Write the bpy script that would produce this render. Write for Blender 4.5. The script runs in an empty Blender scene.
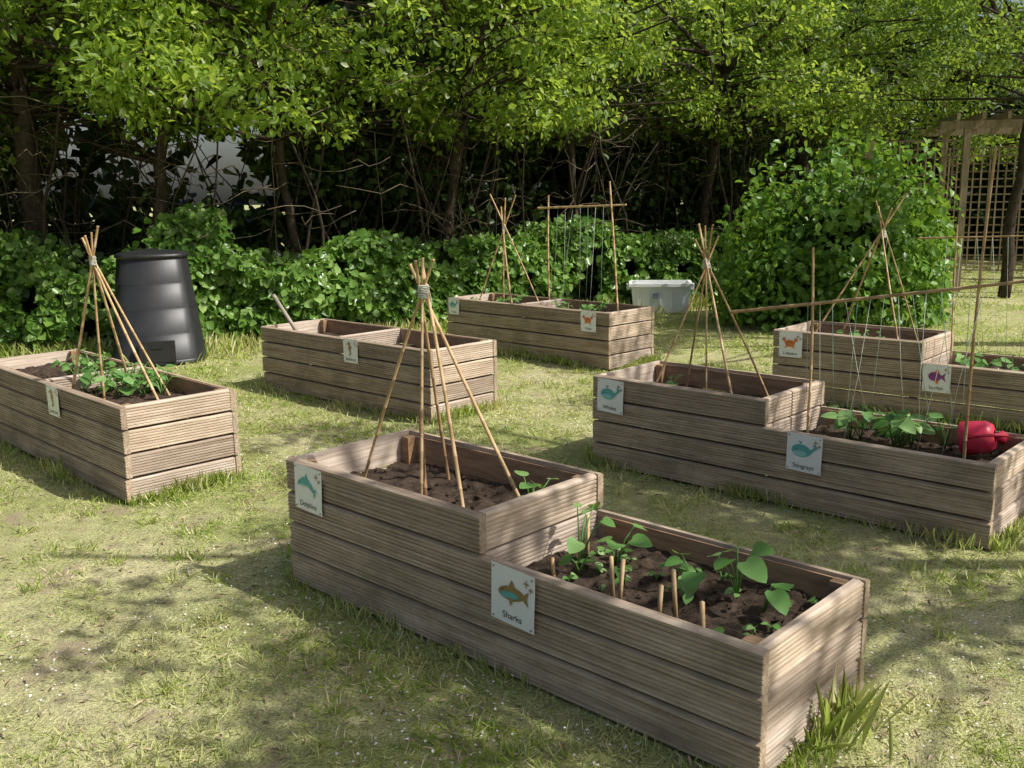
import bpy, numpy as np, math, random
from mathutils import Vector, Matrix
rng=np.random.default_rng(7); random.seed(7)
sc=bpy.context.scene
# ---------------------------------------------------------------- noise
NG=rng.random((24,24,24))
def vnoise(P,scale=1.0):
    p=np.asarray(P,float)*scale+100.0
    i=np.floor(p).astype(int); f=p-i; f=f*f*(3-2*f); i0=i%24; i1=(i+1)%24
    r=0
    for a in (0,1):
        for b in (0,1):
            for c in (0,1):
                w=(f[:,0] if a else 1-f[:,0])*(f[:,1] if b else 1-f[:,1])*(f[:,2] if c else 1-f[:,2])
                r=r+w*NG[(i1 if a else i0)[:,0],(i1 if b else i0)[:,1],(i1 if c else i0)[:,2]]
    return r
def n2(x,y,scale):
    return vnoise(np.stack([x,y,np.zeros_like(x)],1),scale)
# ---------------------------------------------------------------- materials
def newmat(name):
    m=bpy.data.materials.new(name); m.use_nodes=True
    nt=m.node_tree; nt.nodes.clear()
    out=nt.nodes.new('ShaderNodeOutputMaterial')
    return m,nt,out
def ramp(nt,stops,fac=None):
    r=nt.nodes.new('ShaderNodeValToRGB'); e=r.color_ramp.elements
    while len(e)<len(stops): e.new(0.5)
    for k,(p,c) in enumerate(stops): e[k].position=p; e[k].color=(*c,1)
    if fac is not None: nt.links.new(fac,r.inputs[0])
    return r
def noise(nt,scale,detail=4,vec=None,rough=0.6):
    n=nt.nodes.new('ShaderNodeTexNoise'); n.inputs['Scale'].default_value=scale; n.inputs['Detail'].default_value=detail
    n.inputs['Roughness'].default_value=rough
    if vec is not None: nt.links.new(vec,n.inputs['Vector'])
    return n
def mixc(nt,fac,a,b,mode='MIX'):
    m=nt.nodes.new('ShaderNodeMix'); m.data_type='RGBA'; m.blend_type=mode
    for s,v in ((0,fac),(6,a),(7,b)):
        if isinstance(v,(int,float)): m.inputs[s].default_value=v
        elif isinstance(v,tuple): m.inputs[s].default_value=(*v,1)
        else: nt.links.new(v,m.inputs[s])
    return m.outputs[2]
def bsdf(nt,out,col,rough=0.7,spec=0.3,bump=None,bstr=0.3,bdist=0.01):
    b=nt.nodes.new('ShaderNodeBsdfPrincipled')
    b.inputs['Roughness'].default_value=rough; b.inputs['Specular IOR Level'].default_value=spec
    if isinstance(col,tuple): b.inputs['Base Color'].default_value=(*col,1)
    else: nt.links.new(col,b.inputs['Base Color'])
    if bump is not None:
        bp=nt.nodes.new('ShaderNodeBump'); bp.inputs['Strength'].default_value=bstr; bp.inputs['Distance'].default_value=bdist
        nt.links.new(bump,bp.inputs['Height']); nt.links.new(bp.outputs[0],b.inputs['Normal'])
    nt.links.new(b.outputs[0],out.inputs[0]); return b
def coords(nt,scale=(1,1,1)):
    t=nt.nodes.new('ShaderNodeTexCoord'); m=nt.nodes.new('ShaderNodeMapping'); m.inputs['Scale'].default_value=scale
    nt.links.new(t.outputs['Object'],m.inputs[0]); return m.outputs[0]
def leafmat(name,stops,trans=0.4,tcol=(0.25,0.38,0.04),rough=0.45,patch=None,spec=0.35):
    m,nt,out=newmat(name)
    g=nt.nodes.new('ShaderNodeNewGeometry')
    r=ramp(nt,stops,g.outputs['Random Per Island']); col=r.outputs[0]
    if patch:
        n=noise(nt,patch[0],3,coords(nt)); rr=ramp(nt,[(patch[1],(0,0,0)),(patch[2],(1,1,1))],n.outputs[0])
        col=mixc(nt,rr.outputs[0],col,patch[3],'MIX')
    b=bsdf(nt,out,col,rough,spec)
    t=nt.nodes.new('ShaderNodeBsdfTranslucent'); 
    tc=mixc(nt,0.55,col,tcol); nt.links.new(tc,t.inputs[0])
    mx=nt.nodes.new('ShaderNodeMixShader'); mx.inputs[0].default_value=trans
    nt.links.new(b.outputs[0],mx.inputs[1]); nt.links.new(t.outputs[0],mx.inputs[2]); nt.links.new(mx.outputs[0],out.inputs[0])
    return m
def plain(name,col,rough=0.6,spec=0.3,var=0.15,scale=20):
    m,nt,out=newmat(name)
    n=noise(nt,scale,4,coords(nt)); c2=tuple(max(0,x*(1-var)) for x in col)
    r=ramp(nt,[(0.3,c2),(0.7,col)],n.outputs[0]); bsdf(nt,out,r.outputs[0],rough,spec,n.outputs[0],0.1)
    return m
def woodmat(name,scale,base,dark,light,green=0.25):
    m,nt,out=newmat(name)
    g=nt.nodes.new('ShaderNodeNewGeometry')
    v=coords(nt,scale)
    add=nt.nodes.new('ShaderNodeVectorMath'); add.operation='ADD'
    cmb=nt.nodes.new('ShaderNodeMath'); cmb.operation='MULTIPLY'; cmb.inputs[1].default_value=37.0
    nt.links.new(g.outputs['Random Per Island'],cmb.inputs[0]); nt.links.new(v,add.inputs[0]); nt.links.new(cmb.outputs[0],add.inputs[1])
    n=noise(nt,1.0,6,add.outputs[0],0.7)
    r=ramp(nt,[(0.28,dark),(0.5,base),(0.75,light)],n.outputs[0])
    br=ramp(nt,[(0,(0.62,0.56,0.51)),(0.3,(0.86,0.82,0.80)),(0.55,(1.0,0.93,0.84)),(0.8,(0.92,0.89,0.88)),(1,(1.15,1.10,1.04))],g.outputs['Random Per Island'])
    c=mixc(nt,1.0,r.outputs[0],br.outputs[0],'MULTIPLY')
    n3=noise(nt,3.0,5,coords(nt),0.7); r3=ramp(nt,[(0.42,(0,0,0)),(0.68,(1,1,1))],n3.outputs[0])
    ml=nt.nodes.new('ShaderNodeMath'); ml.operation='MULTIPLY'; ml.inputs[1].default_value=green
    nt.links.new(r3.outputs[0],ml.inputs[0])
    c=mixc(nt,ml.outputs[0],c,(0.16,0.125,0.08))
    bsdf(nt,out,c,0.85,0.15,n.outputs[0],0.35,0.003)
    return m
WB,WD,WL=(0.50,0.405,0.305),(0.24,0.178,0.125),(0.73,0.63,0.51)
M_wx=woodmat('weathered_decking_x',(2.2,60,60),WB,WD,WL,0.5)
M_wy_lit=woodmat('weathered_decking_y_lit',(60,2.2,60),(0.60,0.51,0.42),(0.33,0.26,0.19),(0.82,0.75,0.66),0.3)  # end boards coloured paler, painting in the sun on the end faces
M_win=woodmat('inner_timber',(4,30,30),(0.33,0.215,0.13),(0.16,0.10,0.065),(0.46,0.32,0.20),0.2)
def canemat():
    m,nt,out=newmat('bamboo'); g=nt.nodes.new('ShaderNodeNewGeometry')
    n=noise(nt,14,3,coords(nt)); r=ramp(nt,[(0.3,(0.46,0.31,0.16)),(0.7,(0.72,0.55,0.34))],n.outputs[0])
    br=ramp(nt,[(0,(0.65,0.56,0.48)),(1,(1.15,1.1,1))],g.outputs['Random Per Island'])
    bsdf(nt,out,mixc(nt,1.0,r.outputs[0],br.outputs[0],'MULTIPLY'),0.5,0.35); return m
M_cane=canemat()
M_string=plain('garden_string',(0.62,0.64,0.55),0.8)
M_gstring=plain('green_string',(0.30,0.42,0.30),0.8)
def soilmat():
    m,nt,out=newmat('soil'); v=coords(nt)
    n=noise(nt,28,8,v,0.75); r=ramp(nt,[(0.3,(0.03,0.022,0.016)),(0.58,(0.095,0.067,0.048)),(0.8,(0.24,0.18,0.135))],n.outputs[0])
    bsdf(nt,out,r.outputs[0],0.95,0.1,n.outputs[0],0.9,0.02); return m
M_soil=soilmat()
M_bark=plain('bark',(0.085,0.066,0.048),0.9,0.1,0.6,14)
M_twig=plain('twig_bark',(0.18,0.145,0.10),0.9,0.1,0.5,14)
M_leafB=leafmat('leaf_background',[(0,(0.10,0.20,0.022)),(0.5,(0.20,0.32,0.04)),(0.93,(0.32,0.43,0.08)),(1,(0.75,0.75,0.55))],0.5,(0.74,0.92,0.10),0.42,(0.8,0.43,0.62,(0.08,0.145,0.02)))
M_leafC=leafmat('leaf_darker_tree',[(0,(0.06,0.12,0.018)),(0.6,(0.13,0.22,0.034)),(1,(0.22,0.32,0.06))],0.45,(0.55,0.72,0.07))  # darker leaf greens for the trees at right
M_leafD=leafmat('leaf_dark_shaded',[(0,(0.020,0.038,0.009)),(1,(0.055,0.10,0.02))],0.25,(0.14,0.22,0.02))  # leaf colour darkened to paint the shade deep inside the foliage
M_leafR=leafmat('leaf_tree',[(0,(0.05,0.095,0.015)),(1,(0.11,0.17,0.03))],0.22,(0.34,0.47,0.04))
M_ivy=leafmat('leaf_ivy',[(0,(0.07,0.16,0.024)),(0.6,(0.16,0.29,0.05)),(1,(0.32,0.46,0.15))],0.28,(0.34,0.56,0.06),0.3,(1.0,0.48,0.68,(0.07,0.15,0.025)))
M_bush=leafmat('leaf_bush',[(0,(0.075,0.16,0.02)),(0.7,(0.14,0.27,0.04)),(1,(0.25,0.40,0.09))],0.35,(0.42,0.66,0.05),0.36)
M_veg=leafmat('leaf_veg',[(0,(0.10,0.23,0.05)),(0.6,(0.18,0.36,0.095)),(1,(0.36,0.52,0.20))],0.35,(0.42,0.65,0.10),0.4)
M_grass=leafmat('grass_blades',[(0,(0.21,0.32,0.045)),(0.45,(0.36,0.48,0.08)),(0.74,(0.54,0.61,0.16)),(0.82,(0.82,0.75,0.46)),(1,(0.88,0.82,0.58))],0.38,(0.72,0.90,0.14),0.5,(1.1,0.46,0.66,(0.78,0.72,0.40)),0.2)
M_petal=plain('petals',(0.86,0.83,0.77),0.8)
M_litter=leafmat('dry_litter',[(0,(0.14,0.085,0.04)),(1,(0.55,0.43,0.28))],0.1,(0.3,0.2,0.1))
M_paper=plain('laminated_paper',(0.88,0.88,0.88),0.3,0.5,0.04)
M_ink=plain('ink',(0.03,0.03,0.035),0.5)
M_teal=plain('print_teal',(0.14,0.46,0.46),0.4)
M_teal2=plain('print_teal_light',(0.34,0.66,0.62),0.4)
M_brown=plain('print_brown',(0.36,0.24,0.09),0.4)
M_purple=plain('print_purple',(0.30,0.08,0.28),0.4)
M_orange=plain('print_orange',(0.75,0.22,0.06),0.4)
M_black=plain('black_plastic',(0.022,0.022,0.024),0.45,0.5,0.3,8)
M_white=plain('white_plastic',(0.85,0.86,0.86),0.4,0.4,0.06,6)
M_grey=plain('grey_plastic',(0.22,0.24,0.28),0.5)
M_red=plain('red_plastic',(0.75,0.04,0.09),0.35,0.5,0.1)
M_metal=plain('dull_metal',(0.36,0.31,0.25),0.55,0.4)
M_pw=woodmat('post_wood',(30,30,2.5),(0.36,0.30,0.22),(0.2,0.16,0.12),(0.5,0.42,0.32),0.2)
# ---------------------------------------------------------------- mesh helpers
def link(o,parent=None):
    sc.collection.objects.link(o)
    if parent: o.parent=parent
    return o
def empty(name,loc=(0,0,0),rot=0):
    e=bpy.data.objects.new(name,None); e.location=loc; e.rotation_euler=(0,0,rot); e.empty_display_size=0.2
    return link(e)
class MB:
    def __init__(s): s.v=[];s.f=[];s.m=[];s.sm=[]
    def add(s,vs,fs,mi=0,smooth=False):
        o=len(s.v); s.v+= [tuple(x) for x in vs]
        for f in fs: s.f.append(tuple(i+o for i in f)); s.m.append(mi); s.sm.append(smooth)
    def box(s,a,b,mi=0):
        x0,y0,z0=a;x1,y1,z1=b
        s.add([(x0,y0,z0),(x1,y0,z0),(x1,y1,z0),(x0,y1,z0),(x0,y0,z1),(x1,y0,z1),(x1,y1,z1),(x0,y1,z1)],
         [(0,3,2,1),(4,5,6,7),(0,1,5,4),(1,2,6,5),(2,3,7,6),(3,0,4,7)],mi)
    def tube(s,pts,rad,k=6,mi=0):
        pts=[Vector(p) for p in pts]; n=len(pts)
        if not hasattr(rad,'__len__'): rad=[rad]*n
        vs=[];
        for i,p in enumerate(pts):
            t=(pts[min(i+1,n-1)]-pts[max(i-1,0)])
            if t.length<1e-9: t=Vector((0,0,1))
            t.normalize(); a=t.cross(Vector((0.31,0.87,0.12))).normalized(); b=t.cross(a)
            for j in range(k):
                w=2*math.pi*j/k; vs.append(p+(a*math.cos(w)+b*math.sin(w))*rad[i])
        fs=[(i*k+j,i*k+(j+1)%k,(i+1)*k+(j+1)%k,(i+1)*k+j) for i in range(n-1) for j in range(k)]
        fs.append(tuple(range(k-1,-1,-1))); fs.append(tuple((n-1)*k+j for j in range(k)))
        s.add(vs,fs,mi,True)
    def lathe(s,prof,c=(0,0,0),k=32,mi=0,sq=0.0):
        vs=[]
        for r,z in prof:
            for j in range(k):
                w=2*math.pi*j/k; cs,sn=math.cos(w),math.sin(w)
                q=1.0/ (max(abs(cs),abs(sn))**sq) if sq else 1
                vs.append((c[0]+r*cs*q,c[1]+r*sn*q,c[2]+z))
        fs=[(i*k+j,i*k+(j+1)%k,(i+1)*k+(j+1)%k,(i+1)*k+j) for i in range(len(prof)-1) for j in range(k)]
        s.add(vs,fs,mi,True)
    def leaf(s,base,d,n,L,W,mi=0):
        d=Vector(d).normalized(); n=Vector(n); sd=d.cross(n).normalized(); n=sd.cross(d).normalized()
        out=[(0,0.0),(-0.06,0.25),(0.08,0.46),(0.35,0.5),(0.62,0.40),(0.85,0.2),(1.0,0)]
        mid=[Vector(base)+d*(x*L)-n*(0.10*L*x*x) for x in (0,0.2,0.45,0.7,1.0)]
        R=[Vector(base)+d*(a*L)+sd*(w*W)+n*(0.16*w*W*1.5)-n*(0.14*L*max(a,0)**2) for a,w in out[1:-1]]
        Lf=[Vector(base)+d*(a*L)-sd*(w*W)+n*(0.16*w*W*1.5)-n*(0.14*L*max(a,0)**2) for a,w in out[1:-1]]
        allv=mid+R+Lf
        fs=[(0,1,6,5),(1,2,7,6),(2,3,8,7),(3,4,9,8),(0,10,11,1),(1,11,12,2),(2,12,13,3),(3,13,14,4)]
        s.add(allv,fs,mi,True)
    def build(s,name,mats,parent=None,loc=(0,0,0),rot=0):
        me=bpy.data.meshes.new(name); me.from_pydata(s.v,[],s.f)
        for m in mats: me.materials.append(m)
        me.polygons.foreach_set('material_index',s.m); me.polygons.foreach_set('use_smooth',s.sm); me.update()
        o=bpy.data.objects.new(name,me); link(o,parent); o.location=loc; o.rotation_euler=(0,0,rot) if not hasattr(rot,'__len__') else rot
        return o
def norm(a): return a/np.maximum(np.linalg.norm(a,axis=1,keepdims=True),1e-9)
def leaves(name,P,D,N,L,W,mat,fold=0.15,bend=0.15,parent=None):
    n=len(P); D=norm(D); S=norm(np.cross(D,N)); N=np.cross(S,D)
    L=np.broadcast_to(L,(n,))[:,None]; W=np.broadcast_to(W,(n,))[:,None]
    V=np.empty((n,6,3))
    V[:,0]=P
    V[:,1]=P+D*L*.35-S*W*.5+N*W*fold-N*L*bend*.12
    V[:,2]=P+D*L*.72-S*W*.36+N*W*fold*.7-N*L*bend*.5
    V[:,3]=P+D*L-N*L*bend
    V[:,4]=P+D*L*.72+S*W*.36+N*W*fold*.7-N*L*bend*.5
    V[:,5]=P+D*L*.35+S*W*.5+N*W*fold-N*L*bend*.12
    idx=(np.arange(n)*6)[:,None]+np.array([0,1,2,3,0,3,4,5])[None]
    me=bpy.data.meshes.new(name); me.vertices.add(n*6); me.vertices.foreach_set('co',V.ravel().astype(np.float32))
    me.loops.add(n*8); me.loops.foreach_set('vertex_index',idx.ravel().astype(np.int32))
    me.polygons.add(n*2); me.polygons.foreach_set('loop_start',(np.arange(n*2)*4).astype(np.int32))
    me.update(calc_edges=True); me.materials.append(mat)
    o=bpy.data.objects.new(name,me); return link(o,parent)
def rv(n): return norm(rng.normal(size=(n,3)))
# ---------------------------------------------------------------- camera
H=1.6;p=0.1934;rl=0.0153
R0=Vector((1,0,0));U0=Vector((0,math.sin(p),math.cos(p)));F=Vector((0,math.cos(p),-math.sin(p)))
rt=R0*math.cos(rl)-U0*math.sin(rl); up=R0*math.sin(rl)+U0*math.cos(rl)
cam=bpy.data.cameras.new('camera'); co=bpy.data.objects.new('camera',cam); link(co)
co.matrix_world=Matrix(((rt.x,up.x,-F.x,0),(rt.y,up.y,-F.y,0),(rt.z,up.z,-F.z,H),(0,0,0,1)))
cam.sensor_width=36; cam.lens=961.3/1024*36; cam.clip_start=0.05; cam.clip_end=1000
sc.camera=co
# ---------------------------------------------------------------- light
SAZ=math.radians(110); SEL=math.radians(49)   # azimuth clockwise from +Y
sd=Vector((math.sin(SAZ)*math.cos(SEL),math.cos(SAZ)*math.cos(SEL),math.sin(SEL)))
sl=bpy.data.lights.new('sun','SUN'); sl.energy=5.0; sl.angle=math.radians(0.5); sl.color=(1,0.975,0.92)
so=bpy.data.objects.new('sun',sl); link(so); so.rotation_euler=sd.to_track_quat('Z','Y').to_euler(); so.location=(8,0,9)
w=bpy.data.worlds.new('World'); sc.world=w; w.use_nodes=True
nt=w.node_tree; bg=nt.nodes['Background']; sky=nt.nodes.new('ShaderNodeTexSky'); sky.sky_type='NISHITA'; sky.sun_disc=False
sky.sun_elevation=SEL; sky.sun_rotation=SAZ; sky.air_density=1.0; sky.dust_density=4.0
nt.links.new(sky.outputs[0],bg.inputs[0]); bg.inputs[1].default_value=0.12
sc.view_settings.view_transform='Standard'; sc.view_settings.look='None'; sc.view_settings.exposure=0
# ---------------------------------------------------------------- ground
def ground():
    m,nt,out=newmat('lawn_ground'); v=coords(nt)
    n1=noise(nt,0.9,4,v); n2_=noise(nt,12,6,v,0.7); n3=noise(nt,90,3,v,0.7); n4=noise(nt,2.6,5,v,0.65)
    a=ramp(nt,[(0.40,(0.28,0.36,0.075)),(0.66,(0.70,0.63,0.37))],n1.outputs[0])
    b=ramp(nt,[(0.35,(0.27,0.23,0.12)),(0.65,(0.60,0.59,0.27))],n2_.outputs[0])
    c=mixc(nt,0.5,a.outputs[0],b.outputs[0]); d=ramp(nt,[(0.3,(0.42,0.42,0.42)),(0.7,(1.3,1.3,1.3))],n3.outputs[0])
    c=mixc(nt,1.0,c,d.outputs[0],'MULTIPLY')
    wr=ramp(nt,[(0.56,(0,0,0)),(0.66,(0.8,0.8,0.8))],n4.outputs[0])
    c=mixc(nt,wr.outputs[0],c,(0.36,0.28,0.19))
    bsdf(nt,out,c,0.95,0.1,n3.outputs[0],0.8,0.02)
    gx=np.concatenate([[-150,-60,-25],np.arange(-12,12.01,0.4),[25,60,150]]); gy=np.concatenate([[-150,-50,-15],np.arange(-4,24.01,0.4),[40,80,300]])
    X,Y=np.meshgrid(gx,gy); x=X.ravel();y=Y.ravel()
    z=(n2(x,y,0.7)-0.5)*0.03*np.exp(-((x/14)**4))-0.012
    nx=len(gx);ny=len(gy)
    fs=[(j*nx+i,j*nx+i+1,(j+1)*nx+i+1,(j+1)*nx+i) for j in range(ny-1) for i in range(nx-1)]
    mb=MB(); mb.add(np.stack([x,y,z],1).tolist(),fs,0,True); mb.build('lawn_ground',[m])
ground()
# ---------------------------------------------------------------- planters
Wd=0.683; HU=0.545; HL=0.4036; LU=1.1416; BH=HL/3; T=0.034
def groove_profile(h):
    k=8; pr=[]; pitch=(h-0.006)/k; z=0.003
    for i in range(k):
        pr+=[(0.0042,z),(0,z+0.002),(0,z+pitch*0.66),(0.0042,z+pitch*0.66+0.002)]; z+=pitch
    return pr
def board(mb,p0,dirv,outv,L,z,h,mi,t=T):
    pr=[(0.014,0.0005)]+groove_profile(h)+[(0.014,h-0.0008),(t,h-0.0005),(t,0.0005)]
    j=random.uniform(-0.0035,0.0035); j2=random.uniform(-0.0035,0.0035); n=len(pr); vs=[]
    segs=5
    ws=[random.uniform(-0.0018,0.0018) for _ in range(segs+1)]
    for s in range(segs+1):
        a=s/segs; q=L*a
        for (d,zz) in pr:
            off=-d+(j*(1-a)+j2*a)+ws[s]
            vs.append((p0[0]+dirv[0]*q+outv[0]*off,p0[1]+dirv[1]*q+outv[1]*off,z+zz+ws[s]*0.6))
    fs=[(s*n+i,(s+1)*n+i,(s+1)*n+(i+1)%n,s*n+(i+1)%n) for s in range(segs) for i in range(n)]
    fs+= [tuple(range(n)),tuple(segs*n+i for i in range(n-1,-1,-1))]
    mb.add(vs,fs,mi)
def rect_frame(mb,u0,u1,z0,nb):
    for b in range(nb):
        z=z0+b*BH; hh=BH-0.009
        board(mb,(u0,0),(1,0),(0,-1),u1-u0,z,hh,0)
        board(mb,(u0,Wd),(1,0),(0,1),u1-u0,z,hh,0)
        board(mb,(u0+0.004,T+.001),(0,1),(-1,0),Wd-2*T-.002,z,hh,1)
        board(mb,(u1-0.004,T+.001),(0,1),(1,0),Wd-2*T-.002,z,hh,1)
def soil(mb,u0,u1,z,amp=0.03):
    nx=int((u1-u0)/0.022);ny=int(Wd/0.022); x=np.linspace(u0+T-.004,u1-T+.004,nx); y=np.linspace(T-.004,Wd-T+.004,ny)
    X,Y=np.meshgrid(x,y); X=X.ravel();Y=Y.ravel()
    Z=z+(n2(X+u0*7,Y+z*5,4)-.5)*amp*1.2+(n2(X,Y,22)-.5)*amp*.9+(rng.random(len(X))-.5)*amp*.5
    mb.add(np.stack([X,Y,Z],1).tolist(),[(j*nx+i,j*nx+i+1,(j+1)*nx+i+1,(j+1)*nx+i) for j in range(ny-1) for i in range(nx-1)],0,False)
    for _ in range(110):
        x=random.uniform(u0+.05,u1-.06);y=random.uniform(.05,Wd-.05);r=random.uniform(.004,.014)
        vs=[(x+r*a*random.uniform(.7,1.2),y+r*b*random.uniform(.7,1.2),z+.004+r*c) for a,b,c in ((1,0,0),(-1,0,0),(0,1,0),(0,-1,0),(0,0,1),(0,0,-1))]
        mb.add(vs,[(0,2,4),(2,1,4),(1,3,4),(3,0,4),(2,0,5),(1,2,5),(3,1,5),(0,3,5)])
def planter(loc,th,L,kind,div=None,sdep=0.10):
    e=empty('raised_planter_bed',(loc[0],loc[1],0),th)
    mb=MB()
    if kind=='step':
        rect_frame(mb,0,L,0,3); 
        z=HL; h4=HU-HL-.003
        board(mb,(0,0),(1,0),(0,-1),LU,z,h4,0); board(mb,(0,Wd),(1,0),(0,1),LU,z,h4,0)
        board(mb,(.004,T+.001),(0,1),(-1,0),Wd-2*T-.002,z,h4,1); 
        for q in range(2): board(mb,(LU-.004,T+.001),(0,1),(1,0),Wd-2*T-.002,z-q*BH,h4 if q==0 else BH-.005,1)
    else:
        rect_frame(mb,0,L,0,4)
        if div:
            for q in range(2): board(mb,(div,T+.001),(0,1),(1,0),Wd-2*T-.002,HL-q*BH-.002,BH-.005,1)
    mb.build('timber_walls',[M_wx,M_wy_lit],e)
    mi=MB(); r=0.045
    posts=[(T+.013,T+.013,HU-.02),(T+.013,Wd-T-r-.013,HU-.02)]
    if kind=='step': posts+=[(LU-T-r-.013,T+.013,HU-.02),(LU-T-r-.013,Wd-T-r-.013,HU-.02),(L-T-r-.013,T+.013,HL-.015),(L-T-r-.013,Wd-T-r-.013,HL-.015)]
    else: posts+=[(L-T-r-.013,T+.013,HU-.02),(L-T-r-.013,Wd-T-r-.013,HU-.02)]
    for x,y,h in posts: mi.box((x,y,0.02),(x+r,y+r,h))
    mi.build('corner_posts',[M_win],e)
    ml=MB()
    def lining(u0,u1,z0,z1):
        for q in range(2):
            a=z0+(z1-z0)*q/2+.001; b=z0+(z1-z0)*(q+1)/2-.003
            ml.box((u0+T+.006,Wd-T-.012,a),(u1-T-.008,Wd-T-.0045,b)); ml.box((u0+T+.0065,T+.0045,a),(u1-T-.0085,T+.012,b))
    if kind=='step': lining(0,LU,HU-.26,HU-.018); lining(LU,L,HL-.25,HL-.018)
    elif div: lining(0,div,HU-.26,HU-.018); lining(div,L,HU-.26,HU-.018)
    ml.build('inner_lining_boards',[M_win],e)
    ms=MB()
    if kind=='step': soil(ms,0,LU,HU-sdep-.04); soil(ms,LU,L,HL-sdep)
    else:
        if div: soil(ms,0,div+T*.5,HU-sdep); soil(ms,div,L,HU-sdep-.01)
        else: soil(ms,0,L,HU-sdep)
    ms.build('soil',[M_soil],e)
    return e
P1=((-0.949,3.879),-0.754,2.204); P2=((-3.716,6.627),-0.789,2.317); P3=((-2.165,8.243),-0.761,2.185)
P4=((-0.69,10.407),-0.795,2.272); P5=((0.483,5.654),-0.754,2.267); P6=((2.059,7.475),-0.724,2.235)
planter(P1[0],P1[1],P1[2],'step'); planter(P2[0],P2[1],P2[2],'flat',1.16); planter(P3[0],P3[1],P3[2],'flat',1.1,.14)
planter(P4[0],P4[1],P4[2],'flat',1.1); planter(P5[0],P5[1],P5[2],'step'); planter(P6[0],P6[1],P6[2],'step')
def W(P,u,v,z=0.0):
    c,s=math.cos(P[1]),math.sin(P[1]); return Vector((P[0][0]+u*c-v*s,P[0][1]+u*s+v*c,z))
# ---------------------------------------------------------------- signs
def poly(mb,pts,mi,c,s,y):
    mb.add([(c[0]+x*s,y,c[1]+z*s) for x,z in pts],[tuple(range(len(pts)))],mi)
def ell(cx,cz,a,b,n=16,rot=0):
    r=[]
    for i in range(n):
        t=2*math.pi*i/n; x=a*math.cos(t);z=b*math.sin(t); r.append((cx+x*math.cos(rot)-z*math.sin(rot),cz+x*math.sin(rot)+z*math.cos(rot)))
    return r
ART={
'dolphin':[(1,[(-.5,-.05),(-.42,.12),(-.2,.26),(.05,.24),(.25,.08),(.38,-.12),(.3,-.16),(.1,-.02),(-.15,.05),(-.35,.0)]),(1,[(-.12,.22),(-.02,.4),(.06,.22)]),(1,[(.3,-.1),(.5,-.14),(.42,-.02)]),(1,[(.32,-.12),(.36,-.34),(.42,-.18)]),(2,[(-.4,.02),(-.15,.07),(.08,.02),(-.1,-.02),(-.33,-.02)]),(0,ell(-.33,.09,.02,.02,8))],
'shark':[(3,ell(0,0,.42,.18,20,.1)),(3,[(.3,.0),(.56,.22),(.5,.0),(.55,-.18)]),(3,[(-.1,.14),(.02,.36),(.14,.15)]),(1,ell(-.05,-.05,.3,.09,16,.1)),(3,[(-.1,-.1),(.0,-.32),(.1,-.12)]),(0,ell(-.28,.04,.025,.025,8))],
'whale':[(1,ell(-.08,0,.38,.24,20)),(1,[(.2,.02),(.42,.2),(.36,.34),(.5,.28),(.58,.2),(.46,.1),(.26,-.12)]),(2,ell(-.12,-.1,.28,.1,16)),(0,ell(-.28,.04,.025,.025,8)),(1,[(-.12,.24),(-.2,.38),(-.1,.34),(-.02,.38)])],
'fish':[(4,ell(-.05,0,.33,.24,20)),(4,[(.2,0),(.5,.24),(.42,0),(.5,-.24)]),(5,[(-.1,.22),(.1,.4),(.16,.18)]),(5,[(-.1,-.22),(.1,-.4),(.16,-.18)]),(0,ell(-.22,.06,.03,.03,8))],
'crab':[(5,ell(0,-.02,.3,.2,20)),(5,ell(-.36,.2,.11,.1,12)),(5,ell(.36,.2,.11,.1,12)),(5,[(-.28,.02),(-.4,.14),(-.34,.18),(-.22,.1)]),(5,[(.28,.02),(.4,.14),(.34,.18),(.22,.1)]),(5,[(-.2,-.16),(-.36,-.34),(-.1,-.2)]),(5,[(.2,-.16),(.36,-.34),(.1,-.2)]),(0,ell(-.08,.04,.025,.03,8)),(0,ell(.08,.04,.025,.03,8))],
'seahorse':[(3,ell(-.02,.1,.11,.24,18)),(3,ell(-.06,.34,.11,.1,14)),(3,[(-.14,.36),(-.34,.3),(-.33,.26),(-.12,.29)]),(3,[(.0,-.1),(.08,-.1),(.1,-.28),(-.04,-.4),(-.12,-.3),(.0,-.28)]),(5,[(.08,.2),(.22,.14),(.08,.02)])],
}
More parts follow.
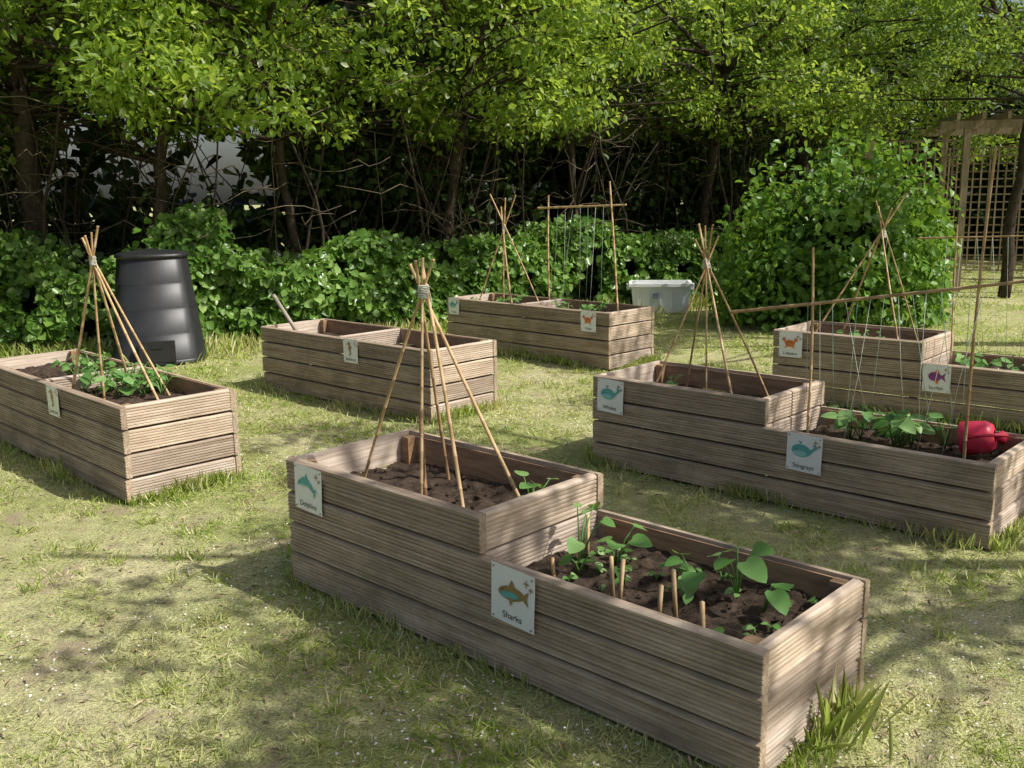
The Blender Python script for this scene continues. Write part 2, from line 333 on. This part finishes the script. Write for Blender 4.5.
def sign(P,u,ztop,art,text,size=0.19,tilt=0.0):
    e=empty('animal_name_sign',W(P,u,-0.010,ztop-size/2),P[1]); e.rotation_euler=(random.uniform(.0,.02),tilt,P[1])
    mb=MB(); s=size/2
    n=6
    vs=[];
    for j in range(n+1):
        for i in range(n+1):
            vs.append((-s+size*i/n,-0.0012*math.sin(i*1.3)*math.sin(j*1.1)-.001,-s*1.04+size*1.04*j/n))
    mb.add(vs,[(j*(n+1)+i,j*(n+1)+i+1,(j+1)*(n+1)+i+1,(j+1)*(n+1)+i) for j in range(n) for i in range(n)],0,True)
    mb.build('sheet',[M_paper],e)
    ma=MB()
    for k,(mi,pts) in enumerate(ART[art]): poly(ma,pts,mi,(-.005,0.012),size*0.72,-0.0035-0.0004*k)
    for sx,sz,r in ((.33,.36,.07),(.44,.27,.05)):
        for dx,dz in ((r,.012),(.012,r)):
            poly(ma,[(sx-dx,sz-dz),(sx+dx,sz-dz),(sx+dx,sz+dz),(sx-dx,sz+dz)],3,(0,0.0),size*0.95,-0.0035-(0.0002 if dx<r else 0))
    ma.build('printed_picture',[M_ink,M_teal,M_teal2,M_brown,M_purple,M_orange],e)
    cu=bpy.data.curves.new('lettering','FONT'); cu.body=text; cu.size=size*0.17; cu.align_x='CENTER'; cu.materials.append(M_ink)
    t=bpy.data.objects.new('lettering',cu); link(t,e); t.location=(0,-0.0036,-s*0.84); t.rotation_euler=(math.pi/2,0,0)
    mp=MB()
    for x,z in ((-s*.88,s*.9),(s*.88,s*.9),(-s*.88,-s*.92),(s*.88,-s*.92)):
        mp.tube([(x,-.0065,z),(x,-.001,z)],.0032,8)
    mp.build('pins',[M_metal],e)
sign(P1,.165,HU-.012,'dolphin','Dolphins',.185,.04); sign(P1,1.30,HL-.008,'shark','Sharks',.195,.05)
sign(P2,1.38,HU-.02,'seahorse','Seahorses',.18); sign(P3,1.28,HU-.015,'seahorse','Seahorses',.18)
sign(P4,.12,HU-.015,'whale','Turtles',.17); sign(P4,2.03,HU-.015,'crab','Crabs',.19)
sign(P5,.14,HU-.02,'whale','Whales',.19,.03); sign(P5,1.37,HL-.012,'whale','Stingrays',.19,.03)
sign(P6,.15,HU-.015,'crab','Lobsters',.19); sign(P6,1.25,HL-.015,'fish','Starfish',.19)
# ---------------------------------------------------------------- canes
def cane(mb,a,b,r=0.006,mi=0):
    a=Vector(a);b=Vector(b); L=(b-a).length; n=max(4,int(L/0.12)); pts=[];rad=[]
    bow=Vector((random.uniform(-1,1),random.uniform(-1,1),0))*0.012
    for i in range(n+1):
        t=i/n
        for dt,k in ((-0.004/L,1.0),(0,1.22),(0.004/L,1.0)):
            if (i==0 and dt<0) or (i==n and dt>0): continue
            pts.append(a.lerp(b,t+dt)+bow*math.sin(math.pi*t)); rad.append(r*(1-.25*t)*k)
    mb.tube(pts,rad,7,mi)
def teepee(P,feet,apex,over,name='bamboo_cane_teepee',r=0.006,ztop=HU-.15,tie=.018):
    mb=MB(); ap=Vector(apex)
    for k,(u,v) in enumerate(feet):
        f=W(P,u,v,ztop); j=Vector((random.uniform(-.014,.014),random.uniform(-.014,.014),random.uniform(-.02,.02)))
        a=ap+j; d=(a-f); e=a+d.normalized()*(over*random.uniform(.6,1.15)); cane(mb,f,e,r*random.uniform(.85,1.15))
    pts=[]
    for i in range(70):
        w=i*.75; pts.append(ap+Vector((math.cos(w)*tie*(1+.1*math.sin(i)),math.sin(w)*tie,-.035+.055*i/70)))
    mb.tube(pts,.003,4,1)
    mb.tube([ap+Vector((tie,0,0)),ap+Vector((tie+.01,-.01,-.04)),ap+Vector((tie+.004,-.01,-.11))],.002,4,1)
    mb.build(name,[M_cane,M_string])
teepee(P1,[(.17,.26),(.66,.16),(.84,.22),(.98,.42),(.4,.55)],(-.335,3.70,1.25),.13,r=.0078,tie=.021)
mb=MB(); cane(mb,W(P1,.64,.20,.39),W(P1,.62,.21,.80),.012); mb.build('wooden_stake',[M_win])
teepee(P2,[(1.3,.12),(1.32,.5),(1.62,.2),(1.9,.42),(1.75,.56)],(-2.44,5.66,1.27),.18,r=.008)
teepee(P4,[(.25,.2),(.9,.12),(.9,.55),(.3,.56)],(-.06,10.18,1.27),.36,r=.010)
teepee(P5,[(.3,.15),(.9,.12),(.9,.52),(.3,.55),(.6,.3)],(1.12,5.52,1.21),.22,r=.007)
teepee(P6,[(.2,.15),(.95,.12),(.95,.52),(.3,.55)],(2.82,7.33,1.28),.32,r=.007)
def frame(name,posts,bar,strings,rp=.008,rb=.008):
    mb=MB()
    for a,b in posts: cane(mb,a,b,rp)
    cane(mb,bar[0],bar[1],rb)
    for a,b,mi in strings:
        a=Vector(a);b=Vector(b); m=(a+b)/2+Vector((random.uniform(-.01,.01),random.uniform(-.01,.01),-.02)); mb.tube([a,m,b],.0015,4,mi)
    mb.build(name,[M_cane,M_string,M_gstring])
def stringset(P,u0,u1,v,zt0,zt1,zb,n,voff=.2):
    r=[]
    for i in range(n):
        t=(i+.5)/n; uu=u0+(u1-u0)*t; a=W(P,uu,v,zt0+(zt1-zt0)*t); b=W(P,uu+random.uniform(-.12,.12),v+random.choice([-1,1])*voff*random.uniform(.4,1),zb)
        r.append((a,b,1 if i%2 else 2))
    return r
frame('bean_support_frame',[(W(P5,1.22,.33,.28),W(P5,1.2,.34,1.31)),(W(P5,2.03,.33,.28),W(P5,2.06,.34,1.78))],
  (W(P5,.72,.34,.935),W(P5,2.75,.34,1.27)),stringset(P5,1.15,2.1,.34,1.01,1.17,.31,14),.0085,.0095)
frame('bean_support_frame',[(W(P4,1.05,.5,.44),W(P4,1.05,.5,1.6)),(W(P4,2.05,.4,.44),W(P4,1.9,.45,1.72))],
  (W(P4,.9,.5,1.47),W(P4,2.1,.45,1.5)),stringset(P4,1.15,1.85,.48,1.48,1.49,.42,7,.15),.011,.011)
frame('bean_support_frame',[(W(P6,1.25,.3,.28),W(P6,1.22,.3,1.35)),(W(P6,1.85,.34,.28),W(P6,1.8,.34,1.5))],
  (W(P6,.95,.32,1.25),W(P6,2.2,.34,1.3)),stringset(P6,1.1,2.0,.33,1.26,1.29,.31,9),.0065,.0065)
# ---------------------------------------------------------------- vegetables
def veg(P,spots,name='vegetable_seedlings'):
    mb=MB()
    for (u,v,z,h,nl,ls) in spots:
        b=W(P,u,v,z)
        for k in range(nl):
            a=random.uniform(0,6.28); hh=h*random.uniform(.5,1.1); sp=hh*random.uniform(.25,.75)
            tip=b+Vector((math.cos(a)*sp,math.sin(a)*sp,hh)); mid=b.lerp(tip,.5)+Vector((0,0,hh*.18))
            mb.tube([b,mid,tip],[.004,.003,.002],5,1)
            s=ls*random.uniform(.6,1.2); d=Vector((math.cos(a+random.uniform(-.6,.6)),math.sin(a+random.uniform(-.6,.6)),random.uniform(-.6,.25)))
            mb.leaf(tip,d,(random.uniform(-.5,.3),random.uniform(-.7,.2),1),s,s*random.uniform(.75,.95),0)
    mb.build(name,[M_veg,M_veg])
zl=HL-.10; zu=HU-.11
veg(P1,[(1.30,.34,zl,.18,5,.07),(1.40,.42,zl,.13,4,.075),(1.35,.28,zl,.06,3,.05),(1.72,.42,zl,.10,4,.075),(1.86,.46,zl,.17,5,.085),(1.98,.42,zl,.1,3,.08),(2.0,.15,zl,.03,2,.09),(1.62,.47,zl,.05,3,.05),(1.78,.3,zl,.07,3,.06)]
   +[(random.uniform(1.22,2.1),random.uniform(.08,.6),zl,.025,3,.028) for _ in range(26)])
veg(P1,[(1.02,.40,HU-.13,.13,6,.055),(.95,.5,HU-.13,.05,3,.05)])
veg(P2,[(random.uniform(1.25,1.85),random.uniform(.12,.58),zu,.14,7,.07) for _ in range(14)]+[(random.uniform(.55,.95),random.uniform(.3,.58),zu,.14,6,.065) for _ in range(8)])
veg(P4,[(random.uniform(.2,.9),random.uniform(.2,.5),zu,.1,5,.06) for _ in range(6)]+[(random.uniform(1.2,2),random.uniform(.2,.5),zu,.12,5,.06) for _ in range(6)])
veg(P5,[(random.uniform(1.45,1.9),random.uniform(.3,.56),zl,.16,6,.085) for _ in range(8)]+[(random.uniform(.2,.9),random.uniform(.2,.5),zu,.06,4,.045) for _ in range(4)])
veg(P6,[(random.uniform(1.2,2.0),random.uniform(.2,.5),zl,.12,5,.07) for _ in range(8)]+[(random.uniform(.2,.9),random.uniform(.2,.5),zu,.08,4,.05) for _ in range(5)])
def stick(P,u,v,z,h,w=.012):
    mb=MB(); b=W(P,u,v,z-.03); mb.tube([b,b+Vector((random.uniform(-.015,.015),0,h+.03))],[w*.5,w*.55],4); mb.build('plant_marker_stick',[M_cane])
for a in [(1.27,.42,.16),(1.30,.20,.07),(1.54,.22,.13),(1.60,.17,.15),(1.76,.16,.11),(1.80,.2,.16),(1.98,.07,.15)]: stick(P1,a[0],a[1],zl,a[2],.014)
# ---------------------------------------------------------------- compost bin
def bin_():
    mb=MB(); prof=[(.47,0),(.47,.03),(.452,.045)]
    z=.045
    for i in range(4):
        r0=.452-.028*i; prof+=[(r0,z),(r0-.026,z+.240),(r0-.030,z+.244),(r0-.028,z+.250)]; z+=.250
    prof+=[(.345,z),(.358,z+.004),(.358,z+.03),(.335,z+.045),(.2,z+.065),(.0001,z+.07)]
    mb.lathe(prof,k=40,sq=.35); e=empty('compost_bin',(-3.64,9.85,0),.3); mb.build('body',[M_black],e)
    m2=MB(); m2.box((-.06,-.03,z+.06),(.06,.03,z+.085)); m2.build('lid_handle',[M_black],e)
    m3=MB(); m3.box((-.17,-.475,.03),(.17,-.44,.24)); m3.box((-.05,-.485,.17),(.05,-.476,.19)); m3.build('hatch',[M_black],e)
bin_()
# ---------------------------------------------------------------- storage box
def storage():
    e=empty('plastic_storage_box',(2.07,13.3,0),-.12); mb=MB(); h=.36
    def ring(a,b,z): return [(-a,-b,z),(a,-b,z),(a,b,z),(-a,b,z)]
    lv=[ring(.36,.24,0),ring(.40,.28,h),ring(.43,.31,h),ring(.43,.31,h+.04),ring(.385,.265,h+.04),ring(.345,.225,.02)]
    vs=[q for r in lv for q in r]; fs=[(0,3,2,1)]
    for k in range(5):
        for j in range(4): fs.append((k*4+j,k*4+(j+1)%4,(k+1)*4+(j+1)%4,(k+1)*4+j))
    fs.append((20,21,22,23)); mb.add(vs,fs)
    for x in (-.3,-.15,.0,.15,.3): mb.box((x-.006,-.278,.04),(x+.006,-.255,h-.01))
    mb.build('tub',[M_white],e)
    m2=MB(); m2.box((-.46,-.06,h-.06),(-.405,.06,h+.02)); m2.box((.405,-.06,h-.06),(.46,.06,h+.02)); m2.build('handles',[M_white],e)
    m3=MB(); m3.box((-.11,-.300,.2),(-.03,-.278,.27)); m3.build('front_clip',[M_grey],e)
storage()
# ---------------------------------------------------------------- watering can
def can():
    e=empty('red_watering_can',W(P5,1.98,.42,zl+.085),.5); e.rotation_euler=(1.35,.25,.9); mb=MB()
    mb.lathe([(.0001,0),(.075,0),(.085,.01),(.078,.12),(.06,.15),(.03,.155)],k=24)
    mb.tube([(.07,0,.04),(.13,0,.09),(.17,0,.13)],[.018,.013,.011],10)
    mb.tube([(.165,0,.125),(.19,0,.155)],[.012,.036],14)
    mb.tube([(.03,0,.15),(.01,0,.205),(-.06,0,.20),(-.11,0,.13),(-.08,0,.05)],.009,8)
    mb.build('body',[M_red],e)
can()
mb=MB(); mb.tube([Vector((-2.05,8.36,.76)),Vector((-1.80,8.16,.43))],[.016,.017],10); mb.tube([Vector((-2.065,8.372,.779)),Vector((-2.04,8.352,.747))],[.019,.018],10); mb.build('wooden_tool_handle',[M_metal])
# ---------------------------------------------------------------- pergola
def pergola():
    e=empty('garden_pergola',(7.05,15.2,0),-.25); mb=MB()
    for x in (0,1.6): 
        for y in (0,1.9): mb.box((x-.05,y-.05,0),(x+.05,y+.05,2.5))
    for y in (0,1.9): mb.box((-.4,y-.03,2.5),(2.1,y+.03,2.62))
    for x in np.arange(-.2,2.0,.35): mb.box((x-.025,-.35,2.62),(x+.025,2.25,2.72))
    mb.build('posts_and_beams',[M_pw],e)
    mt=MB()
    def lat(x0,x1,y,z0,z1):
        for x in np.arange(x0,x1+.001,.13): mt.box((x-.012,y-.008,z0),(x+.012,y+.008,z1))
        for z in np.arange(z0,z1+.001,.13): mt.box((x0,y+.010,z-.012),(x1,y+.026,z+.012))
    lat(-1.35,-.1,.0,1.3,2.35); lat(.1,1.5,1.9,.2,2.3)
    mt.build('trellis',[M_pw],e)
    mq=MB(); mq.box((-1.47,-.05,0),(-1.37,.05,2.4)); mq.build('end_post',[M_pw],e)
pergola()
# ---------------------------------------------------------------- foliage
KX=sd.x/sd.z; KY=sd.y/sd.z
LIT=[(-2.6,3.6,1.0),(-2.3,2.4,.8),(-1.5,2.6,.6),(1.35,2.5,.9),(-.3,7.6,1.1),(-2.4,5.0,.9),(-1.5,5.4,.7),(2.5,4.0,.7),(2.3,6.0,.6),(.2,3.3,.5),(-2.1,7,.8),(.4,6.5,.5),(3.0,9.5,1.6),(-.7,3.9,.3),(5.6,11.5,2.4),(1.0,2.7,.6),(-1.9,4.9,.9),(2.0,13.0,1.2),(-.1,2.1,.3),(-1.0,10.7,.9),(-2.6,10.0,.7),(-4.8,9.6,.9),(.6,12.3,.7)]  # sunlit ground spots; canopy is shaped by dropping leaf clusters that shade them
def litfilter(C,keep,lo=.6,hi=1.2):
    gx=C[:,0]-C[:,2]*KX; gy=C[:,1]-C[:,2]*KY
    for (lx,ly,lr) in LIT: keep=keep&(((gx-lx)**2+(gy-ly)**2)>lr**2*rng.uniform(lo,hi,len(C)))
    return keep
def clusters_to_leaves(name,C,R,nper,size,mat,parent=None,flat=.6,upb=.9,asp=.55):
    n=len(C)*nper; ci=np.repeat(np.arange(len(C)),nper)
    off=rng.normal(size=(n,3))*np.broadcast_to(R,(len(C),))[ci][:,None]*np.array([.55,.55,.55*flat])
    P=C[ci]+off
    D=rv(n)+norm(off+1e-6)*.8+np.array([0,0,-.25]); N=rv(n)+np.array([0,0,upb])
    L=size*rng.uniform(.55,1.25,n)
    return leaves(name,P,D,N,L,L*asp,mat,parent=parent)
def limbs(mb,trunk,targets,mi=0,maxn=400):
    pts=[]
    for pl,ra,rb in trunk:
        pl=[Vector(q) for q in pl]; dense=[];
        for i in range(len(pl)-1):
            for k in range(4): dense.append(pl[i].lerp(pl[i+1],k/4)+Vector((random.uniform(-1,1),random.uniform(-1,1),0))*.03)
        dense.append(pl[-1]); n=len(dense); mb.tube(dense,[ra+(rb-ra)*i/(n-1) for i in range(n)],8,mi)
        pts+=dense[2:]
    A=np.array([tuple(q) for q in pts])
    T=targets if len(targets)<=maxn else targets[rng.permutation(len(targets))[:maxn]]
    for t in T:
        d=np.linalg.norm(A-t,axis=1)+np.maximum(0,A[:,2]-t[2])*1.2; k=int(np.argmin(d)); a=Vector(A[k]);b=Vector(t)
        L=(b-a).length; m1=a.lerp(b,.35)+Vector((random.uniform(-1,1),random.uniform(-1,1),random.uniform(-.2,1)))*L*.12; m2=a.lerp(b,.7)+Vector((random.uniform(-1,1),random.uniform(-1,1),random.uniform(0,1)))*L*.1
        r=min(.03,.006+.008*L); mb.tube([a,m1,m2,b],[r,r*.75,r*.5,r*.25],5,mi)
HX=np.array([-12,-7,-3.5,-1,1.2,4,8,14]); HY=np.array([9.6,10.4,10.75,11.9,13.7,15.0,18.5,20.5])
def hline(x): return np.interp(x,HX,HY)
def back_tree(cx,r0,lean,ncl,zlo,mat=M_leafB,dep=.9,spread=2.0,nper=75,size=.095,R=.29,asp=.55):
    cy=float(hline(cx))+dep
    e=empty('hedgerow_tree',(0,0,0))
    x=cx+rng.uniform(-spread,spread,ncl*5); y=cy+rng.uniform(-2.3,2.0,ncl*5); z=zlo+rng.beta(1.0,1.6,ncl*5)*(6.0-zlo)
    keep=((x-cx)/spread)**2*.8+((y-cy)/2.5)**2*.6+((z-4.2)/3.0)**2*.5<1.15
    C=np.stack([x,y,z],1)[keep]; nz=vnoise(C,1.1); C=C[litfilter(C,nz>.46)][:ncl]
    mb=MB(); top=Vector((cx+lean,cy-.2,3.4))
    tr=[([(cx,cy,0),(cx+lean*.25,cy,1.2),(cx+lean*.6,cy-.1,2.3),tuple(top)],r0,r0*.6)]
    for k in range(6):
        a=k*1.05+random.random()*.6; rr=spread*.75
        tr.append(([tuple(top),(top.x+math.cos(a)*rr*.5,top.y+math.sin(a)*rr*.5,4.0),(top.x+math.cos(a)*rr,top.y+math.sin(a)*rr,4.5+random.random())],r0*.5,r0*.15))
    limbs(mb,tr,C,maxn=140); mb.build('trunk_and_branches',[M_bark],e)
    clusters_to_leaves('foliage',C,R,nper,size,mat,e,asp=asp)
back_tree(-5.6,.16,.1,170,2.4,size=.125,asp=.42,nper=60,R=.33); back_tree(-4.3,.09,.5,140,2.55,size=.12,asp=.42,nper=60,R=.32)
back_tree(-2.6,.07,-.3,160,2.4,size=.105); back_tree(-.9,.08,.4,175,2.4); back_tree(1.0,.07,-.2,175,2.45)
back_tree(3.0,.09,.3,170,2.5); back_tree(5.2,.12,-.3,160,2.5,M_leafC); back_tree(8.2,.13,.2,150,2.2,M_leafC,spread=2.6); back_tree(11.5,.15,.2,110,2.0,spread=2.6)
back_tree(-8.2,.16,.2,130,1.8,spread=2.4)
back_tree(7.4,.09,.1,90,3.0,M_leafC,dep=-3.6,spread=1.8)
def thicket():
    e=empty('hedgerow_thicket'); mb=MB()
    for i in range(230):
        x=random.uniform(-8.5,6.0); y=float(hline(x))+random.uniform(.4,2.6); h=random.uniform(2,4); r=random.choice([.008,.012,.018,.03])
        pts=[];px,py=x,y; dx,dy=random.uniform(-.25,.25),random.uniform(-.25,.1)
        for k in range(7):
            pts.append((px,py,h*k/6)); px+=dx+random.uniform(-.1,.1); py+=dy+random.uniform(-.1,.1)
        mb.tube(pts,[r*(1-.11*k) for k in range(7)],5)
    for i in range(340):
        x=random.uniform(-8,5.5); y=float(hline(x))+random.uniform(-.3,1.6); z=random.uniform(1.0,3.2); a=random.uniform(0,6.28)
        L=random.uniform(.4,1.2); pts=[(x,y,z)]
        for k in range(4): a+=random.uniform(-.4,.4); q=pts[-1]; pts.append((q[0]+math.cos(a)*L/4,q[1]+math.sin(a)*L/4,q[2]+random.uniform(-.12,.12)))
        mb.tube(pts,[.007,.006,.005,.004,.003],4,1)
    mb.build('stems',[M_bark,M_twig],e)
    n=1400; x=rng.uniform(-9.5,7,n); y=hline(x)+rng.uniform(1.0,3.6,n); z=rng.uniform(.1,3.8,n)
    C=np.stack([x,y,z],1); nz=vnoise(C*np.array([1,1,.8]),1.0)
    gap=(np.abs(x+4.6)<1.7)&(z>1.2)&(z<2.8)
    C=C[(nz>.30)&~(gap&(rng.random(n)<.93))]
    clusters_to_leaves('foliage',C,.42,40,.13,M_leafD,e,asp=.7)
thicket()
def woodland():
    n=2300; x=rng.uniform(-19,22,n); y=hline(np.clip(x,-12,14))+rng.uniform(4.0,8,n); z=rng.uniform(0,8.0,n)
    y=np.where(x>13,y-rng.uniform(0,14,n),y); y=np.where(x<-10,y-rng.uniform(0,9,n),y)
    C=np.stack([x,y,z],1)
    keep=(x<10)|(z<5)
    gap=(x>-9.0)&(x<-3.7)&(z>1.4)&(z<3.8)&(y>13)
    C=C[keep&~(gap&(rng.random(n)<.95))]
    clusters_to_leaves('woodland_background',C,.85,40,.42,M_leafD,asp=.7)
woodland()
def ivy():
    e=empty('ivy_hedge'); n=33000
    x=rng.uniform(-8,5.2,n); hz=0.76+.68*n2(x,x*0,1.1)-.1*(x>1.5); t=rng.random(n)
    front=rng.random(n)<.68
    z=np.where(front,hz*rng.random(n)**.85,hz*(.85+.25*rng.random(n)**2))
    bul=.28*vnoise(np.stack([x,z*1.3,z*0],1),1.6)+.22*vnoise(np.stack([x,z,z*0+3],1),4.0)
    y=hline(x)-.05-bul*1.3+np.where(front,0,rng.random(n)*1.0)+rng.random(n)*.16+ .25*(z/1.1)**2
    keep=(vnoise(np.stack([x,z,y*0+9],1),3.5)>.30)
    P=np.stack([x,y,z],1)[keep]; m=len(P)
    N=rv(m)*.85+np.array([0.3,-.5,.7]); D=rv(m)*.8+np.array([0,-.2,-.6]); L=rng.uniform(.05,.13,m)
    leaves('foliage',P,D,N,L,L*.95,M_ivy,.12,.2,e)
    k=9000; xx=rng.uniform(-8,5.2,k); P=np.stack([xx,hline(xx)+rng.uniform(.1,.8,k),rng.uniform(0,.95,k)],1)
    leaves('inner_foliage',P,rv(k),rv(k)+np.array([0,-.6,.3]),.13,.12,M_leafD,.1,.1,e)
ivy()
def bush(cx,cy,rx,ry,rz,n,name='leafy_shrub',size=.10,mat=M_bush):
    e=empty(name); d=rv(n); d[:,2]=np.abs(d[:,2])*1.0
    low=rng.random(n)<.35; d[low,2]*=.25; d=norm(d)
    r=.60+.62*vnoise(d*2.2+cx,1.0)+.16*vnoise(d*8,1.0); r=r*rng.uniform(.78,1.05,n)
    P=np.stack([cx+d[:,0]*rx*r,cy+d[:,1]*ry*r,.05+(d[:,2]*rz)*r+ (low*rng.random(n)*.9)],1)
    keep=vnoise(P,2.6)>.29; P=P[keep]; d=d[keep]; m=len(P)
    N=rv(m)*.65+d*.6+np.array([0,0,.5]); D=rv(m)*.7+d*.3+np.array([0,0,-.5]); L=size*rng.uniform(.6,1.3,m)
    leaves('foliage',P,D,N,L,L*.72,mat,.14,.2,e)
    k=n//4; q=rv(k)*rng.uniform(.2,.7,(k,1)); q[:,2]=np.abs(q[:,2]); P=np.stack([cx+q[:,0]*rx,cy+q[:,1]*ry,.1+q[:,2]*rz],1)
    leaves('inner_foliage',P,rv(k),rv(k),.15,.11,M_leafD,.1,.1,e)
    mb=MB()
    for i in range(24):
        a=random.uniform(0,6.28); f=random.uniform(.3,.9); mb.tube([(cx+random.uniform(-.15,.15),cy+random.uniform(-.15,.15),0),(cx+math.cos(a)*rx*f*.5,cy+math.sin(a)*ry*f*.5,rz*.5),(cx+math.cos(a)*rx*f,cy+math.sin(a)*ry*f,rz*(1-f*.3))],[.02,.014,.006],6)
    mb.build('stems',[M_bark],e)
bush(4.0,11.9,1.3,1.1,2.15,12000)
bush(5.4,14.9,1.1,.9,1.5,5000)
bush(-6.3,10.2,.9,.7,1.0,5000)
def shade_tree(base,cen,ext,n,nper=80,th=.46,R=.23):
    e=empty('shade_tree'); k=n*7
    d=rv(k)*(rng.random((k,1))**.45); C=np.array(cen)+d*np.array(ext)
    C=C[C[:,2]>3.0]; s=vnoise(C,1.3)
    C=C[litfilter(C,s>th)][:n]
    b=Vector(base); top=Vector((b.x*.6+cen[0]*.4,b.y*.6+cen[1]*.4,3.0)); tr=[([tuple(b),(b.x-.05,b.y+.03,1.2),tuple(top)],.20,.15)]
    for j in range(8):
        a=j*.8+random.random()*.4; f=.65
        en=(cen[0]+math.cos(a)*ext[0]*f,cen[1]+math.sin(a)*ext[1]*f,cen[2]+random.uniform(-.4,1))
        tr.append(([tuple(top),tuple(top.lerp(Vector(en),.5)+Vector((0,0,.5))),en],.07,.02))
    mb=MB(); limbs(mb,tr,C,maxn=200); mb.build('trunk_and_branches',[M_bark],e)
    clusters_to_leaves('foliage',C,R,nper,.085,M_leafR,e)
shade_tree((6.6,3.0,0),(4.6,2.8,5.0),(3.4,3.4,1.7),160)
shade_tree((6.1,-2.6,0),(3.5,-.1,4.9),(2.8,2.3,1.5),85)
shade_tree((8.0,9.4,0),(6.2,8.8,4.5),(2.6,2.2,1.6),90)
# ---------------------------------------------------------------- grass
def in_planter(x,y,m=0.0):
    r=np.zeros(len(x),bool)
    for (loc,th,L) in (P1,P2,P3,P4,P5,P6):
        c,s=math.cos(th),math.sin(th); dx=x-loc[0];dy=y-loc[1]; u=dx*c+dy*s; v=-dx*s+dy*c
        r|=(u>-m)&(u<L+m)&(v>-m)&(v<Wd+m)
    return r
def gz(x,y): return (n2(x,y,0.7)-0.5)*0.03*np.exp(-((x/14)**4))-0.014
Ps=[];Ls=[];Ws=[]
for y0,y1,xh,dens,l,wd in ((.9,3.6,3.4,4200,.034,.0030),(3.6,6,4.2,2300,.036,.004),(6,9,6,1100,.040,.006),(9,13,8,600,.045,.009),(13,20,11,240,.055,.013)):
    n=int((y1-y0)*2*xh*dens); x=rng.uniform(-xh,xh,n); y=rng.uniform(y0,y1,n)
    k=(n2(x,y,1.3)*.5+n2(x+5,y,5)*.5); keep=(rng.random(n)<np.clip((k-.31)*3.3,.05,1))&~in_planter(x,y)&(y<hline(x)+.2)
    x,y,k=x[keep],y[keep],k[keep]; Ps.append(np.stack([x,y,gz(x,y)],1)); Ls.append(l*rng.uniform(.5,1.5,len(x))*(.5+1.15*k)); Ws.append(np.full(len(x),wd))
P=np.concatenate(Ps);L=np.concatenate(Ls);Wb=np.concatenate(Ws); m=len(P)
lean=rng.normal(size=(m,3))*np.array([.9,.9,.15]); D=lean+np.array([0,0,.6]); N=np.cross(D,rng.normal(size=(m,3)))
leaves('lawn_grass',P,D,norm(N),L,Wb,M_grass,.1,.3)
tn=380; tcx=rng.uniform(-4.5,4.5,tn); tcy=rng.uniform(1.5,9.5,tn); ti=np.repeat(np.arange(tn),26); x=tcx[ti]+rng.normal(size=len(ti))*.028; y=tcy[ti]+rng.normal(size=len(ti))*.028
k=~in_planter(x,y,.01); x,y=x[k],y[k]; m=len(x); D=rng.normal(size=(m,3))*np.array([.6,.6,.1])+np.array([0,0,.8]); N=np.cross(D,rng.normal(size=(m,3)))
leaves('grass_tufts',np.stack([x,y,gz(x,y)],1),D,norm(N),rng.uniform(.03,.07,m),.004,M_grass,.1,.35)
X=[];Y=[]
for (loc,th,Lp) in (P1,P2,P3,P4,P5,P6):
    n=1500; side=rng.integers(0,4,n); t=rng.random(n); o=rng.exponential(.03,n)+.008
    u=np.where(side==0,t*Lp,np.where(side==1,t*Lp,np.where(side==2,-o,Lp+o))); v=np.where(side==0,-o,np.where(side==1,Wd+o,t*Wd))
    c,s=math.cos(th),math.sin(th); X.append(loc[0]+u*c-v*s); Y.append(loc[1]+u*s+v*c)
x=np.concatenate(X);y=np.concatenate(Y); k=n2(x,y,2.2); L1=rng.uniform(.04,.085,len(x))*(k*1.9)
tt=rng.random(140); oo=rng.exponential(.03,140)+.01; ex=W(P1,P1[2],0); vx=Vector((-math.sin(P1[1]),math.cos(P1[1]),0)); ux=Vector((math.cos(P1[1]),math.sin(P1[1]),0))
vv=.12+.5*tt; tx=ex.x+vx.x*vv+ux.x*oo; ty=ex.y+vx.y*vv+ux.y*oo
xs=rng.uniform(-8,5,9000); ys=hline(xs)-rng.exponential(.25,9000)-.25
x=np.concatenate([x,tx,xs]);y=np.concatenate([y,ty,ys]); L=np.concatenate([L1,rng.uniform(.06,.26,len(tx))*np.exp(-((tt-.55)/.4)**2),rng.uniform(.08,.22,9000)])
m=len(x); P=np.stack([x,y,gz(x,y)],1); D=rng.normal(size=(m,3))*np.array([.25,.25,.1])+np.array([0,0,1]); N=np.cross(D,rng.normal(size=(m,3)))
leaves('long_grass',P,D,norm(N),L,np.where(y>8,.008,.0028),M_grass,.1,.35)
n=14000; x=rng.uniform(-4,4,n); y=rng.uniform(1.5,9,n); k=n2(x,y,1.0)>.42; k&=~in_planter(x,y); x,y=x[k],y[k]; m=len(x)
leaves('fallen_petals',np.stack([x,y,gz(x,y)+rng.uniform(.004,.03,m)],1),rv(m)*np.array([1,1,.2]),rv(m)*.4+np.array([0,0,1]),rng.uniform(.006,.013,m),.009,M_petal)
n=8000; x=rng.uniform(-4,4,n); y=rng.uniform(1.5,9,n); k=~in_planter(x,y); x,y=x[k],y[k]; m=len(x)
leaves('leaf_litter',np.stack([x,y,gz(x,y)+rng.uniform(.004,.02,m)],1),rv(m)*np.array([1,1,.15]),rv(m)*.4+np.array([0,0,1]),rng.uniform(.01,.05,m),.009,M_litter)
